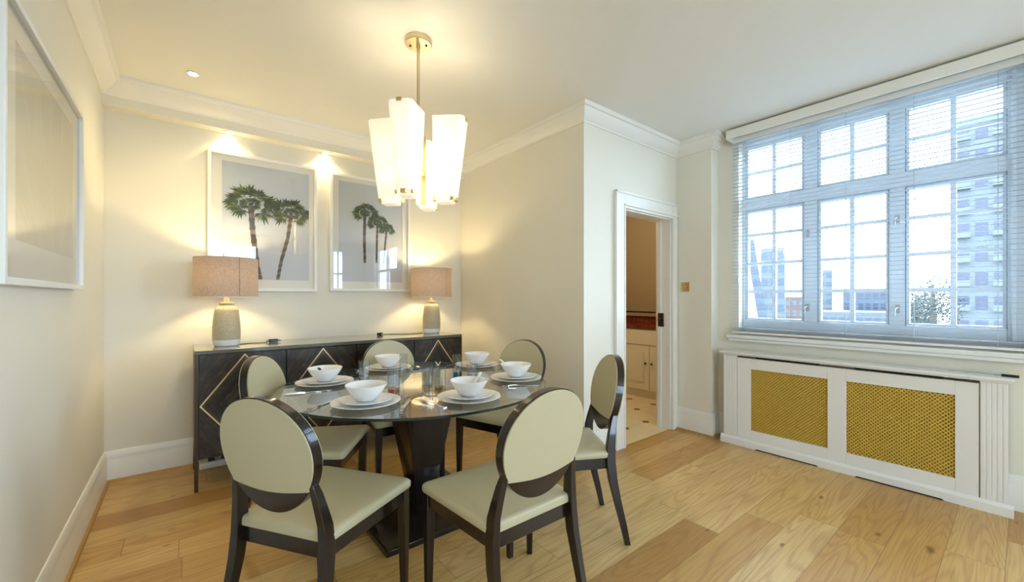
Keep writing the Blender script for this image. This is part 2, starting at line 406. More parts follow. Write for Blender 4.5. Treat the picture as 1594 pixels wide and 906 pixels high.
for path in ([(XL, YF), (XL, 3.78), (XR, 3.78), (XR, YD), (XP, YD), (XP, YP), (XW, YP)],):
    n += 1; struct(run(path, CROWN, -1).build('trim_%d' % n, 'trim', smooth=35))
BEAD = [(0.018, 0), (0.034, 0), (0.032, 0.008), (0.026, 0.014), (0.018, 0.016)]
for path in ([(XL, YF), (XL, YB), (XR, YB), (XR, YD), (2.73, YD)], [(XP, YD), (XP, YP), (XW, YP), (XW, 1.68)]):
    n += 1; struct(run(path, BEAD, -1).build('trim_%d' % n, 'oak_trim', smooth=35))

# doorway
d1 = thing('door_1', None, None, (3.23, YD, 0), kind='structure')
cas = MB()
def casing_side(x0, x1): cas.bx(x0, x1, YD-.022, YD, 0, 2.13)
casing_side(2.735, DX0); casing_side(DX1, 3.683)
cas.bx(DX0, DX1, YD-.022, YD, DZ, 2.13)
cas.bx(2.735, 2.752, YD-.03, YD-.021, 0, 2.13).bx(2.735, 3.683, YD-.03, YD-.021, 2.112, 2.13)
cas.bx(2.848, DX0, YD-.027, YD-.021, 0, 2.01).bx(DX1, 3.617, YD-.027, YD-.021, 0, 2.01).bx(2.848, 3.683, YD-.036, YD-.021, DZ+.02, DZ+.034)
cas.build('casing', 'trim', d1, bevel=.003)
MB().bx(DX0, DX0+.012, YD, YD+T, 0, DZ).bx(DX1-.012, DX1, YD, YD+T, 0, DZ).bx(DX0, DX1, YD, YD+T, DZ-.012, DZ).bx(DX1-.024, DX1-.012, YD+.09, YD+.13, 0, DZ-.012).build('jamb', 'trim', d1, bevel=.002)
MB().bx(DX1-.028, DX1-.02, YD+.06, YD+.12, .97, 1.10).bx(DX1-.05, DX1-.028, YD+.08, YD+.10, 1.02, 1.05).build('strike_plate', 'dark_metal', d1, bevel=.003)
MB().bx(DX0, DX1, YD-.004, YD+.006, 0, .003).build('threshold', 'oak_trim', d1)

# ------------------------------------------------------------------ main window
WX = 3.93
win = thing('window_1', None, None, (WX, .81, WZ0), kind='structure')
PY = [(1.551, 1.113), (1.019, 0.602), (0.516, 0.067)]
fr = MB()
fr.bx(WX-.03, WX+.035, PY[0][0], WY1, WZ0, WZ1).bx(WX-.03, WX+.035, WY0, PY[2][1], WZ0, WZ1)
fr.bx(WX-.03, WX+.035, PY[2][1], PY[0][0], 2.572, WZ1).bx(WX-.03, WX+.035, PY[2][1], PY[0][0], WZ0, 1.053).bx(WX-.03, WX+.035, PY[2][1], PY[0][0], 2.017, 2.12)
for a, b in ((1.113, 1.019), (.602, .516)): fr.bx(WX-.03, WX+.035, b, a, 1.053, 2.017).bx(WX-.03, WX+.035, b, a, 2.12, 2.572)
fr.bx(WX-.05, WX-.03, .03, .05, WZ0, WZ1)
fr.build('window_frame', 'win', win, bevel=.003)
for (a, b) in PY:
    for z0, z1, bars in ((2.12, 2.572, (2.343,)), (1.053, 2.017, (1.80, 1.548, 1.30))):
        sa = MB(); q = .018
        ga = MB(); gw = .002
        for (y0, y1, zz0, zz1) in ((b, a, z1-gw, z1), (b, a, z0, z0+gw), (b, b+gw, z0, z1), (a-gw, a, z0, z1)): ga.bx(WX-.033, WX-.0305, y0, y1, zz0, zz1)
        ga.build('sash_gap', 'void', win)  # dark strips painted for the shaded gap round each casement
        sa.bx(WX-.018, WX+.02, b+gw, b+q, z0+gw, z1-gw).bx(WX-.018, WX+.02, a-q, a-gw, z0+gw, z1-gw).bx(WX-.018, WX+.02, b+q, a-q, z1-q, z1-gw).bx(WX-.018, WX+.02, b+q, a-q, z0+gw, z0+q)
        m = (a+b)/2
        sa.bx(WX-.012, WX+.014, m-.014, m+.014, z0+q, z1-q)
        for zz in bars: sa.bx(WX-.010, WX+.012, b+q, m-.011, zz-.0125, zz+.0125).bx(WX-.010, WX+.012, m+.011, a-q, zz-.0125, zz+.0125)
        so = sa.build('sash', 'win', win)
        MB().bx(WX-.002, WX+.002, b+q*.5, a-q*.5, z0+q*.5, z1-q*.5).build('pane', 'glass', so)
for (y, z) in ((1.085, 1.76), (1.085, 1.17), (0.555, 1.80), (0.555, 1.17)):
    MB().bx(WX-.045, WX-.03, y-.012, y+.012, z-.03, z+.03).tube([(WX-.05, y, z+.01), (WX-.07, y+.01, z), (WX-.075, y+.012, z-.05)], .006).build('window_handle', 'handle', win, bevel=.002)
struct(MB().bx(XW-.055, XW, -.2, 1.66, .893, .925).bx(XW, WX-.03, WY0+.002, WY1-.002, .925, WZ0).bx(XW-.045, XW, -.19, 1.65, .868, .893).build('trim_%d' % (n+1), 'white', bevel=.006))
# blind
bl = thing('venetian_blind', 'white slatted venetian blind hanging open in front of the large window', 'blind', (3.79, .79, 2.66))
BY0, BY1 = -0.17, 1.612
sl = MB(); z = 1.0; k = 0
while z < 2.60:
    X = Matrix.Translation((3.785, 0, z)) @ Matrix.Rotation(R(4), 4, 'Y')
    sl.bx(-.0125, .0125, BY0, BY1, -.0005, .0005, X=X); z += .0312
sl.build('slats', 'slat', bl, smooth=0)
MB().bx(3.77, 3.80, BY0, BY1, .938, .955).build('bottom_rail', 'white', bl, bevel=.002)
st = MB()
for i in range(6): st.bx(3.7725, 3.7975, BY0, BY1, .959+i*.006, .9605+i*.006)
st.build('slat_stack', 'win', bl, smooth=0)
MB().bx(3.765, 3.805, BY0, BY1, 2.60, 2.645).build('headrail', 'white', bl, bevel=.002)
ct = MB()
for y in (1.50, 1.17, .82, .46, .10):
    for x in (3.772, 3.798): ct.tube([(x, y, .955), (x, y, 2.60)], .0011, n=5)
ct.build('ladder_cord', 'handle', bl)
MB().tube([(3.765, 1.56, 2.6), (3.763, 1.56, 1.42)], .0012, n=5).lathe([(.001, 0), (.006, .004), (.006, .035), (.002, .042)], (3.763, 1.56, 1.385), n=10).build('pull_cord', 'handle', bl)
vl = MB().bx(3.65, 3.668, -.25, 1.612, 2.612, 2.686).bx(3.668, XW, 1.594, 1.612, 2.612, 2.686).bx(3.668, XW, -.25, -.232, 2.612, 2.686).bx(3.668, XW, -.232, 1.594, 2.672, 2.686)
tag(vl.build('window_pelmet', 'trim', origin=(3.74, .7, 2.612), bevel=.004), 'long white boxed pelmet mounted above the window blind', 'pelmet')

# further windows (behind the camera, reflections show two; the wide front one is unseen, added for daylight)
for i, (a, b) in enumerate(((0.0, 1.35), (2.98, 3.3))):
    wi = thing('window_%d' % (i+2), None, None, ((a+b)/2, YF, .6), kind='structure'); f2 = MB()
    for q0, q1 in ((a, a+.05), (b-.05, b), ((a+b)/2-.02, (a+b)/2+.02)): f2.bx(q0, q1, YF-.1, YF-.05, .6, 2.5)
    for z0 in (.6, 1.85, 2.45): f2.bx(a+.05, b-.05, YF-.099, YF-.051, z0, z0+.05)
    f2.build('window_frame', 'white', wi)
    MB().bx(a+.05, b-.05, YF-.08, YF-.076, .65, 2.45).build('pane', 'glass', wi)
wi = thing('window_4', None, None, (WX, -1.8, .9), kind='structure'); f2 = MB()
for q in (-2.8, -2.16, -1.49, -.85): f2.bx(WX-.03, WX+.03, q, q+.05, .9, 2.5)
for z0 in (.9, 1.9, 2.45): f2.bx(WX-.029, WX+.029, -2.75, -.85, z0, z0+.05)
f2.build('window_frame', 'white', wi)
MB().bx(WX-.002, WX+.002, -2.75, -.85, .95, 2.45).build('pane', 'glass', wi)

# ------------------------------------------------------------------ radiator cover
rc = thing('radiator_cover', 'white panelled radiator cabinet with gilt lattice grilles under the window', 'radiator cover', (3.74, .85, 0))
RF = 3.668; RB = XW-.021
G = [(0.900, 1.421), (0.266, 0.792)]; GZ0, GZ1 = .147, .655
body = MB()
ys = [0.168, 0.266, 0.792, 0.900, 1.421, 1.527]
body.bx(RF, RF+.018, .168, .266, .06, .742).bx(RF, RF+.018, .792, .900, .06, .742).bx(RF, RF+.018, 1.421, 1.527, .06, .742)
for a, b in G: body.bx(RF, RF+.018, a, b, .06, GZ0).bx(RF, RF+.018, a, b, GZ1, .742)
body.build('front_panel', 'white', rc, bevel=.0015)
for (a, b) in ((.06, .165), (1.530, 1.637)):
    p = MB().bx(RF-.004, RF+.02, a, b, .06, .765)
    nfl = 5
    for k in range(nfl):
        c = a+(b-a)*(k+.5)/nfl; p.bx(RF-.0055, RF-.004, c-.007, c+.007, .075, .75)
    p.build('pilaster', 'white', rc, bevel=.0015)
MB().bx(RF+.02, RB, .062, .082, .0, .765).build('side_panel', 'white', rc)
MB().bx(RF+.02, RB, 1.615, 1.635, .0, .765).build('side_panel', 'white', rc)
MB().bx(3.632, RB, .035, 1.66, .772, .79).bx(3.642, RB, .045, 1.65, .762, .772).build('top_board', 'white', rc, bevel=.004)
pl = MB()
pl.loft([[(3.648, y, 0), (3.648, y, .05), (3.658, y, .064), (RF-.002, y, .068), (RF, y, 0)] for y in (.038, 1.657)])
pl.build('plinth', 'white', rc)
for (a, b) in ((.938, 1.396), (.304, .756)):
    MB().extr([(RF-.0015, a+.0, .762), (RF-.0015, b, .762), (RF-.0015, b-.02, .745), (RF-.0015, a+.02, .745)], (.004, 0, 0)).build('vent_slot', 'void', rc)
for (a, b) in ((.95, 1.381), (.309, .742)):
    MB().extr([(3.6465, a, .0), (3.6465, b, .0), (3.6465, b-.012, .008), (3.6465, a+.012, .008)], (.003, 0, 0)).build('floor_slot', 'void', rc)
for (a, b) in G:
    g = MB(); pitch = .0235; wd = .0032; zc = (GZ0+GZ1)/2; H_ = GZ1-GZ0; W_ = b-a
    for s in (1, -1):
        k = -H_
        while k < W_:
            # line from (a+k, z0) going up at 45deg (s=1) clipped to the rectangle
            y0, z0, y1, z1 = k, 0, k+H_, H_
            if y0 < 0: z0 -= y0; y0 = 0
            if y1 > W_: z1 -= (y1-W_); y1 = W_
            if y1-y0 > .003:
                A = Vector((0, a+(y0 if s > 0 else W_-y0), GZ0+z0)); B = Vector((0, a+(y1 if s > 0 else W_-y1), GZ0+z1))
                d = (B-A).normalized(); nrm = Vector((0, -d.z, d.y))*wd; xx = RF+.008+(.0016 if s > 0 else 0)
                g.extr([A+nrm+Vector((xx, 0, 0)), A-nrm+Vector((xx, 0, 0)), B-nrm+Vector((xx, 0, 0)), B+nrm+Vector((xx, 0, 0))], (.0015, 0, 0))
            k += pitch
    g.build('lattice_grille', 'gilt', rc, smooth=0)
    MB().bx(RF+.045, RF+.05, a-.01, b+.01, GZ0-.01, GZ1+.01).build('backing', 'rad_back', rc)
MB().bx(3.6655, 3.6675, .1645, .1675, .06, .742).build('joint', 'void', rc)
# handled rod on top
rd = thing('blind_wand', 'thin rod with black handle lying on the right end of the radiator cover', 'tool', (3.72, .1, .79))
MB().tube([(3.722, .085, .797), (3.716, .02, .797)], .0085, n=10).build('handle', 'black', rd)
MB().tube([(3.722, .085, .797), (3.74, .30, .793)], .0018, n=6).tube([(3.722, .085, .797), (3.726, .115, .7965)], .004, n=6).build('rod', 'handle', rd)

# light switch
sw = thing('light_switch', 'square brass light switch on the pier beside the doorway', 'switch', (XP, 2.098-.0, 1.35))
sw.location = (XP, 2.0, 1.35); ORG[sw.name] = (XP, 2.0, 1.35)
MB().bx(XP-.006, XP, 2.0-.045, 2.0+.045, 1.305, 1.395).build('plate', 'brass', sw, bevel=.002)
MB().bx(XP-.012, XP-.006, 1.992, 2.008, 1.335, 1.365).build('toggle', 'nickel', sw, bevel=.002)

# ------------------------------------------------------------------ kitchen
kc = thing('kitchen_cabinet', 'cream panelled base cabinet seen through the doorway', 'cabinet', (4.75, 3.3, 0))
KF = 4.45
MB().bx(KF, 5.045, 2.3, 4.6, .10, .86).build('carcass', 'kcab', kc)
MB().bx(KF+.02, 5.045, 2.3, 4.6, 0, .10).build('plinth', 'kcab', kc)
def kdoor(y0, y1, z0, z1, knob_y):
    d = MB().bx(KF-.02, KF, y0, y1, z0, z1)
    d.bx(KF-.026, KF-.02, y0+.07, y1-.07, z0+.08, z1-.08).bx(KF-.03, KF-.026, y0+.085, y1-.085, z0+.095, z1-.095)
    o = d.build('cabinet_door', 'kcab', kc, bevel=.004)
    MB().lathe([(.006, 0), (.006, .012), (.014, .018), (.014, .026), (.006, .032)], n=12, X=Matrix.Translation((KF-.02, knob_y, z0+.33)) @ Matrix.Rotation(R(-90), 4, 'Y')).build('knob', 'dark_metal', o)
kdoor(2.46, 2.858, .11, .655, 2.82)
kdoor(2.866, 3.35, .11, .655, 2.905)
kdoor(3.36, 3.84, .11, .655, 3.80)
MB().bx(KF-.02, KF, 2.46, 3.84, .665, .85).build('drawer_front', 'kcab', kc, bevel=.003)
wt = thing('kitchen_worktop', 'polished red granite worktop on the cream kitchen cabinet', 'worktop', (4.74, 3.3, .86))
MB().bx(KF-.03, 5.045, 2.3, 4.6, .86, .90).build('slab', 'granite', wt, bevel=.004)
MB().bx(5.0, 5.045, 2.3, 4.6, .90, .99).build('upstand', 'granite', wt, bevel=.003)
MB().bx(4.97, 5.045, 2.3, 4.6, .991, 1.04).bx(4.965, 5.045, 2.3, 4.6, 1.04, 1.055, 1).build('ledge', ['kwall', 'dark_metal'], wt)
point('kitchen_fill', (3.6, 3.1, 2.35), P_KITCHEN, (1, .86, .64), .08)  # unseen fill light, added to brighten the kitchen

# ------------------------------------------------------------------ sideboard
SX0, SX1, SY0, SY1, SZ = 0.045, 2.035, 3.305, 3.80, .905
sb = thing('sideboard', 'dark chevron wood sideboard with brass diamond inlays against back wall', 'sideboard', (1.04, 3.55, 0))
MB().bx(SX0+.02, SX1-.02, SY0+.02, SY1, .20, .88).build('carcass', 'wenge', sb)
MB().bx(SX0, SX1, SY0, SY1, .88, SZ).build('top', 'side_top', sb, bevel=.003)
for x in (SX0, SX1-.02):
    f = MB().bx(x, x+.02, SY0, SY0+.035, 0, .88).bx(x, x+.02, SY1-.035, SY1, 0, .88).bx(x, x+.02, SY0+.035, SY1-.035, .20, .88)
    f.build('side_frame', 'dark_metal', sb, bevel=.001)
DXs = [(.070, .564), (.571, 1.058), (1.065, 1.550), (1.557, 2.012)]
for i, (a, b) in enumerate(DXs):
    c = (a+b)/2; zc = .5475; hw = (b-a)/2; hh = .325
    d = MB().bx(a, b, SY0, SY0+.019, zc-hh, zc+hh)
    o = d.build('cabinet_door', 'chevron', sb, origin=(c, SY0+.01, zc), bevel=.001)
    inl = MB(); r0, r1 = .997, .955
    P = lambda k, j: Vector((c+[0, 1, 0, -1][j % 4]*hw*k, SY0-.0015, zc+[1, 0, -1, 0][j % 4]*hh*k))
    for j in range(4): inl.extr([P(r0, j), P(r0, j+1), P(r1, j+1), P(r1, j)], (0, .003, 0))
    inl.build('brass_inlay', 'brass', o)
# socket strip on the floor below
ps = thing('extension_socket', 'white extension socket strip on the floor under the sideboard', 'socket strip', (.22, 3.74, 0))
MB().bx(.08, .44, 3.72, 3.79, 0, .045).build('body', 'white', ps, bevel=.006)
MB().bx(.13, .17, 3.735, 3.775, .045, .07).build('plug', 'black', ps, bevel=.004)
MB().bx(.21, .25, 3.735, 3.775, .045, .06).build('plug', 'black', ps, bevel=.004)

# ------------------------------------------------------------------ table lamps
def make_lamp(label):
    t = thing('table_lamp', label, 'lamp', (0, 0, 0), 'table lamps on the sideboard')
    MB().lathe([(0, 0), (.068, 0), (.075, .006), (.083, .030), (.084, .045)], n=40).build('foot', 'ceramic', t)
    prof = [(.084, .045), (.0855, .08), (.084, .14), (.079, .20), (.0735, .25), (.068, .268), (.055, .282), (.042, .288), (.040, .295)]
    MB().lathe(prof, n=40).build('body', 'stoneware', t)
    MB().lathe([(.030, .295), (.048, .298), (.048, .310), (.018, .314), (.014, .345), (0, .346)], n=24).build('neck', 'stoneware', t)
    r, z0, z1 = .193, .345, .625
    sh = MB(); N = 56
    ring = lambda rr, z: [(rr*math.cos(2*math.pi*i/N), rr*math.sin(2*math.pi*i/N), z) for i in range(N)]
    sh.loft([ring(r, z0+.004), ring(r, z1)], caps=False)
    so = sh.build('lamp_shade', 'linen', t)
    bd = MB(); bd.loft([ring(r+.001, z0), ring(r+.001, z0+.006), ring(r-.003, z0+.006), ring(r-.003, z0), ring(r+.001, z0)], caps=False)
    bd.build('rim', 'shade_lining', so)
    sm = MB(); a = R(-25-YAW-8)
    sm.extr([((r+.001)*math.cos(a-.006), (r+.001)*math.sin(a-.006), z0+.006), ((r+.001)*math.cos(a+.006), (r+.001)*math.sin(a+.006), z0+.006),
             ((r+.001)*math.cos(a+.006), (r+.001)*math.sin(a+.006), z1), ((r+.001)*math.cos(a-.006), (r+.001)*math.sin(a-.006), z1)], (.001*math.cos(a), .001*math.sin(a), 0))
    sm.build('seam', 'seam', so)
    sp = MB()
    for k in range(3): sp.tube([(0, 0, .36), (r*math.cos(k*2.094), r*math.sin(k*2.094), .352)], .0015, n=5)
    sp.build('spider', 'nickel', t)
    b = MB().lathe([(.0, .345), (.012, .346), (.014, .37), (.03, .41), (.03, .43), (.018, .452), (0, .458)], n=20)
    b.build('bulb', emit('lamp_bulb', (1, .85, .6, 1), 4), t)
    return t
LP = [(.232, 3.575), (1.872, 3.60)]
lmp = make_lamp('table lamp with taupe drum shade nearer the left wall'); place(lmp, LP[0][0], LP[0][1], SZ)
lmp2 = dup(lmp, 'table lamp with taupe drum shade at the right end of the sideboard'); place(lmp2, LP[1][0], LP[1][1], SZ)
for x, y in LP: point('table_lamp_light', (x, y, SZ+.50), P_TABLE, WARM, .035)
def cord(lamp, pts, plug, label):
    z = SZ+.003
    base_ = Vector(lamp.location); ORG[lamp.name] = tuple(base_)
    MB().tube([(p[0], p[1], z) for p in pts], .003, n=6).build('cord', 'cord', lamp)
    (x, y), a = plug
    X = Matrix.Translation((x, y, SZ)) @ Matrix.Rotation(R(a), 4, 'Z')
    MB().bx(-.03, .03, -.018, .018, .002, .026, X=X).bx(.03, .055, -.006, .006, .008, .016, X=X).bx(-.05, -.03, -.006, .006, .008, .016, X=X).build('plug', 'black', lamp, bevel=.004)
cord(lmp, [(.31, 3.60), (.38, 3.63), (.44, 3.60), (.49, 3.61)], ((.53, 3.61), 12), '')
cord(lmp2, [(1.79, 3.62), (1.68, 3.60), (1.58, 3.64), (1.49, 3.70), (1.42, 3.69)], ((1.38, 3.65), 50), '')

# ------------------------------------------------------------------ pictures
def print_mat(name, stops, horiz=False):
    t = NT(name); tc = t.N('ShaderNodeTexCoord'); sp = t.N('ShaderNodeSeparateXYZ', ins={0: tc.outputs['Object']})
    f = t.math('MULTIPLY_ADD', sp.outputs[2], 1.0, 0.5)
    t.set(Base_Color=t.ramp(f, stops), Roughness=0.6); return t.m
M['sky_print'] = print_mat('sky_print', [(0.0, srgb(206, 206, 214)), (0.5, srgb(208, 212, 216)), (1.0, srgb(192, 202, 208))])
M['frond'] = paint('frond_green', srgb(74, 96, 42), 0.6, 0.5, 0, 30)
M['frond2'] = paint('frond_dark', srgb(48, 62, 34), 0.6, 0.4, 0, 30)
M['frond3'] = paint('frond_light', srgb(136, 150, 84), 0.6, 0.3, 0, 30)
M['trunk'] = paint('trunk_brown', srgb(134, 110, 82), 0.6, 0.5, 0, 30)
M['trunk2'] = paint('trunk_dark', srgb(88, 72, 56), 0.6, 0.5, 0, 30)
M['mat_board'] = paint('mat_board', srgb(240, 236, 226), 0.7, 0.01, 0.02)
M['frame_white'] = paint('frame_white', srgb(238, 236, 230), 0.35, 0.01, 0.0)

def palm(mb, cx, cz, r, trunk, tw, y, seed, n=11):
    """flat palm drawn on a print: x right, z up. trunk: list of points down from the crown"""
    rnd = random.Random(seed)
    pts = [(cx, cz)]+trunk
    for i in range(len(pts)-1):
        (x0, z0), (x1, z1) = pts[i], pts[i+1]; m = 7
        for k in range(m):
            a = k/m; b_ = (k+1)/m; xa, za = x0+(x1-x0)*a, z0+(z1-z0)*a; xb, zb = x0+(x1-x0)*b_, z0+(z1-z0)*b_
            wa = tw*(1.0-.25*(i+a)/len(pts)); j = wa*.25*(k % 2)
            mb.extr([(xa-wa, y, za), (xa+wa+j, y, za), (xb+wa, y, zb), (xb-wa-j, y, zb)], (0, .0004, 0), mi=3+(k % 2 if rnd.random() < .6 else 1))
    for i in range(n*2):
        inner = i >= n; k_ = i % n
        a = R(-38+256*k_/(n-1)+rnd.uniform(-10, 10)); L = r*rnd.uniform(.8, 1.12)*(.45 if inner else 1); fr_ = (.62 if inner else .50)*L
        hx, hz = cx+math.cos(a)*(L-fr_)*1.15, cz+math.sin(a)*(L-fr_)*.85+.04*r
        yy = y-.0003*(i % 7)
        mb.extr([(cx-.003, yy, cz), (cx+.003, yy, cz), (hx+.002, yy, hz), (hx-.002, yy, hz)], (0, .0002, 0), mi=1)
        nb = 15
        for k in range(nb):
            b = a+R(-115+230*k/(nb-1)); l = fr_*rnd.uniform(.7, 1.1)*(.8+.2*math.cos(b-a))
            tx, tz = hx+math.cos(b)*l*1.05, hz+math.sin(b)*l*.85-.16*l
            nx, nz = -math.sin(b), math.cos(b); wv = l*.10
            mx, mz = hx+(tx-hx)*.5, hz+(tz-hz)*.5+.04*l
            mb.extr([(hx, yy, hz), (mx+nx*wv, yy, mz+nz*wv), (tx, yy, tz), (mx-nx*wv, yy, mz-nz*wv)], (0, .0002, 0), mi=rnd.choice((0, 0, 1, 2)))
def picture(name, label, x0, x1, z0, z1, px0, px1, pz0, pz1, palms):
    t = thing(name, label, 'picture', ((x0+x1)/2, YB, z0))
    yb, yf = YB-.001, YB-.035; fw_ = .024
    MB().bx(x0, x0+fw_, yf, yb, z0, z1).bx(x1-fw_, x1, yf, yb, z0, z1).bx(x0+fw_, x1-fw_, yf, yb, z1-fw_, z1).bx(x0+fw_, x1-fw_, yf, yb, z0, z0+fw_).build('picture_frame', 'frame_white', t, bevel=.002)
    mt = MB()
    for a, b, c, d in ((x0+fw_, px0, z0+fw_, z1-fw_), (px1, x1-fw_, z0+fw_, z1-fw_), (px0, px1, pz1, z1-fw_), (px0, px1, z0+fw_, pz0)): mt.bx(a, b, yb-.010, yb-.004, c, d)
    mt.build('mat', 'mat_board', t)
    cx, cz = (px0+px1)/2, (pz0+pz1)/2
    pr_ = MB().bx(px0, px1, yb-.006, yb-.004, pz0, pz1).build('print', 'sky_print', t, origin=(cx, yb-.005, cz), smooth=0)
    pm = MB()
    for p in palms: palm(pm, *p[:5], yb-.0075, *p[5:])
    pm.build('palm_image', ['frond', 'frond2', 'frond3', 'trunk', 'trunk2'], pr_, smooth=0)
    MB().bx(x0+fw_, x1-fw_, yb-.022, yb-.020, z0+fw_, z1-fw_).build('picture_glass', 'picture_glass', t, smooth=0)
picture('framed_palm_print', 'white framed print of two large palms, above the left lamp', .13, .90, 1.300, 2.38, .222, .838, 1.395, 2.312,
        [(.41, 1.99, .19, [(.425, 1.76), (.455, 1.50), (.475, 1.397)], .019, 3, 12), (.70, 1.95, .17, [(.675, 1.75), (.625, 1.55), (.60, 1.397)], .014, 8, 10)])
picture('framed_palm_print', 'white framed print of a slender palm group, hanging behind the pendant', 1.005, 1.765, 1.308, 2.37, 1.083, 1.69, 1.398, 2.312,
        [(1.32, 2.04, .125, [(1.315, 1.8), (1.32, 1.575)], .013, 5, 11), (1.44, 1.96, .11, [(1.435, 1.8), (1.43, 1.58)], .010, 6, 9), (1.53, 1.91, .095, [(1.515, 1.75), (1.50, 1.58)], .009, 9, 9)])
# left wall picture
lp = thing('framed_grass_print', 'large white framed pale beige print on the left wall', 'picture', (XL, 2.33, 1.285))
y0, y1, z0, z1 = 1.762, 2.90, 1.287, 2.146; xf = XL+.040; fw_ = .022
MB().bx(XL+.001, xf, y0, y0+fw_, z0, z1).bx(XL+.001, xf, y1-fw_, y1, z0, z1).bx(XL+.001, xf, y0+fw_, y1-fw_, z0, z0+fw_).bx(XL+.001, xf, y0+fw_, y1-fw_, z1-fw_, z1).build('picture_frame', 'frame_white', lp, bevel=.002)
py0, py1, pz0, pz1 = 1.955, 2.81, 1.43, 2.05
mt = MB()
for a, b, c, d in ((y0+fw_, py0, z0+fw_, z1-fw_), (py1, y1-fw_, z0+fw_, z1-fw_), (py0, py1, pz1, z1-fw_), (py0, py1, z0+fw_, pz0)): mt.bx(XL+.012, XL+.018, a, b, c, d)
mt.build('mat', 'mat_board', lp)
def feather_mat():
    t = NT('pale_grass_print'); tc = t.N('ShaderNodeTexCoord'); sp = t.N('ShaderNodeSeparateXYZ', ins={0: tc.outputs['Object']})
    fan = t.math('ARCTAN2', t.math('ADD', sp.outputs[2], .55), t.math('SUBTRACT', sp.outputs[1], .05))
    cv = t.N('ShaderNodeCombineXYZ', ins={0: t.math('MULTIPLY', fan, 9.0), 1: t.math('MULTIPLY', sp.outputs[2], 1.2), 2: 0.0})
    nz = t.N('ShaderNodeTexNoise', ins={'Vector': cv.outputs[0], 'Scale': 2.2, 'Detail': 4.0})
    t.set(Base_Color=t.ramp(nz.outputs[0], [(0.35, srgb(196, 188, 160)), (0.6, srgb(206, 199, 174)), (0.75, srgb(222, 216, 198))]), Roughness=.6); return t.m
M['feather'] = feather_mat()
MB().bx(XL+.012, XL+.014, py0, py1, pz0, pz1).build('print', 'feather', lp, origin=(XL+.013, (py0+py1)/2, (pz0+pz1)/2), smooth=0)
MB().bx(XL+.026, XL+.028, y0+fw_, y1-fw_, z0+fw_, z1-fw_).build('picture_glass', 'picture_glass', lp, smooth=0)

# ------------------------------------------------------------------ downlights
def downlight(x, y, z, label, grp, power):
    t = thing('downlight', label, 'downlight', (x, y, z), grp)
    MB().lathe([(.022, -.001), (.034, -.001), (.036, -.004), (.034, -.006), (.024, -.004)], (x, y, z), n=28).build('bezel', 'white', t)
    MB().lathe([(0, -.0045), (.021, -.0045), (.021, -.006), (0, -.007)], (x, y, z), n=24).build('lens', 'lens', t)
    spot('downlight_beam', (x, y, z-.02), power, WARM2)
downlight(.038, 3.36, ZC, 'round recessed spotlight in the ceiling near the left corner', None, P_SPOT*.5)
downlight(.262, 3.832, 2.525, 'recessed spotlight in the beam above the two-palm print', 'spotlights under the beam', P_SPOT*.35)
downlight(.968, 3.832, 2.525, 'recessed spotlight in the beam above the gap between the prints', 'spotlights under the beam', P_SPOT*.35)

# ------------------------------------------------------------------ pendant
PX, PYY = 1.026, 2.132
pd = thing('pendant_light', 'brass pendant with four flared opal glass shades hanging over the table', 'pendant light', (PX, PYY, ZC))
MB().lathe([(0, 0), (.074, 0), (.075, -.004), (.075, -.026), (.071, -.030), (.012, -.031), (.012, -.05), (0, -.05)], (PX, PYY, ZC), n=40).build('canopy', 'nickel', pd)
for s in (-1, 1): MB().lathe([(0, -.0302), (.006, -.0302), (.006, -.036), (0, -.038)], (PX+s*.045*math.cos(R(-YAW)), PYY+s*.045*math.sin(R(-YAW)), ZC), n=12).build('screw', 'dark_metal', pd)
MB().tube([(PX, PYY, ZC-.03), (PX, PYY, 2.02)], .009, n=14).build('rod', 'nickel', pd)
MB().bx(PX-.016, PX+.016, PYY-.016, PYY+.016, 1.94, 2.03).tube([(PX+.012*math.cos(a/12*6.283), PYY-.01+.001*a, 1.925+.012*math.sin(a/12*6.283)) for a in range(13)], .003, n=6).build('hub', 'brass', pd, bevel=.002)
def trough(X):
    """glass trough in local coords: +x outward. Returns outline rings top/bottom"""
    zt, zb = 2.240, 1.800
    def ring(z, ro, ri, wo, wi, c=.018):
        return [(ri, -wi, z), (ro-c, -wo-.004, z), (ro, -wo+c*.8, z), (ro, wo-c*.8, z), (ro-c, wo+.004, z), (ri, wi, z)]
    rings = []
    for k in range(7):
        u = k/6; z = zb+(zt-zb)*u
        rings.append(ring(z, .222+.052*u, .105, .040+.020*u, .052+.022*u))
    th = 0.004
    inner = []
    for k in range(7):
        u = k/6; z = zb+(zt-zb)*u
        inner.append(ring(z, .222+.052*u-th, .105, .040+.020*u-th, .052+.022*u-th, .016))
    return [[X @ Vector(p) for p in r] for r in rings], [[X @ Vector(p) for p in r] for r in inner]
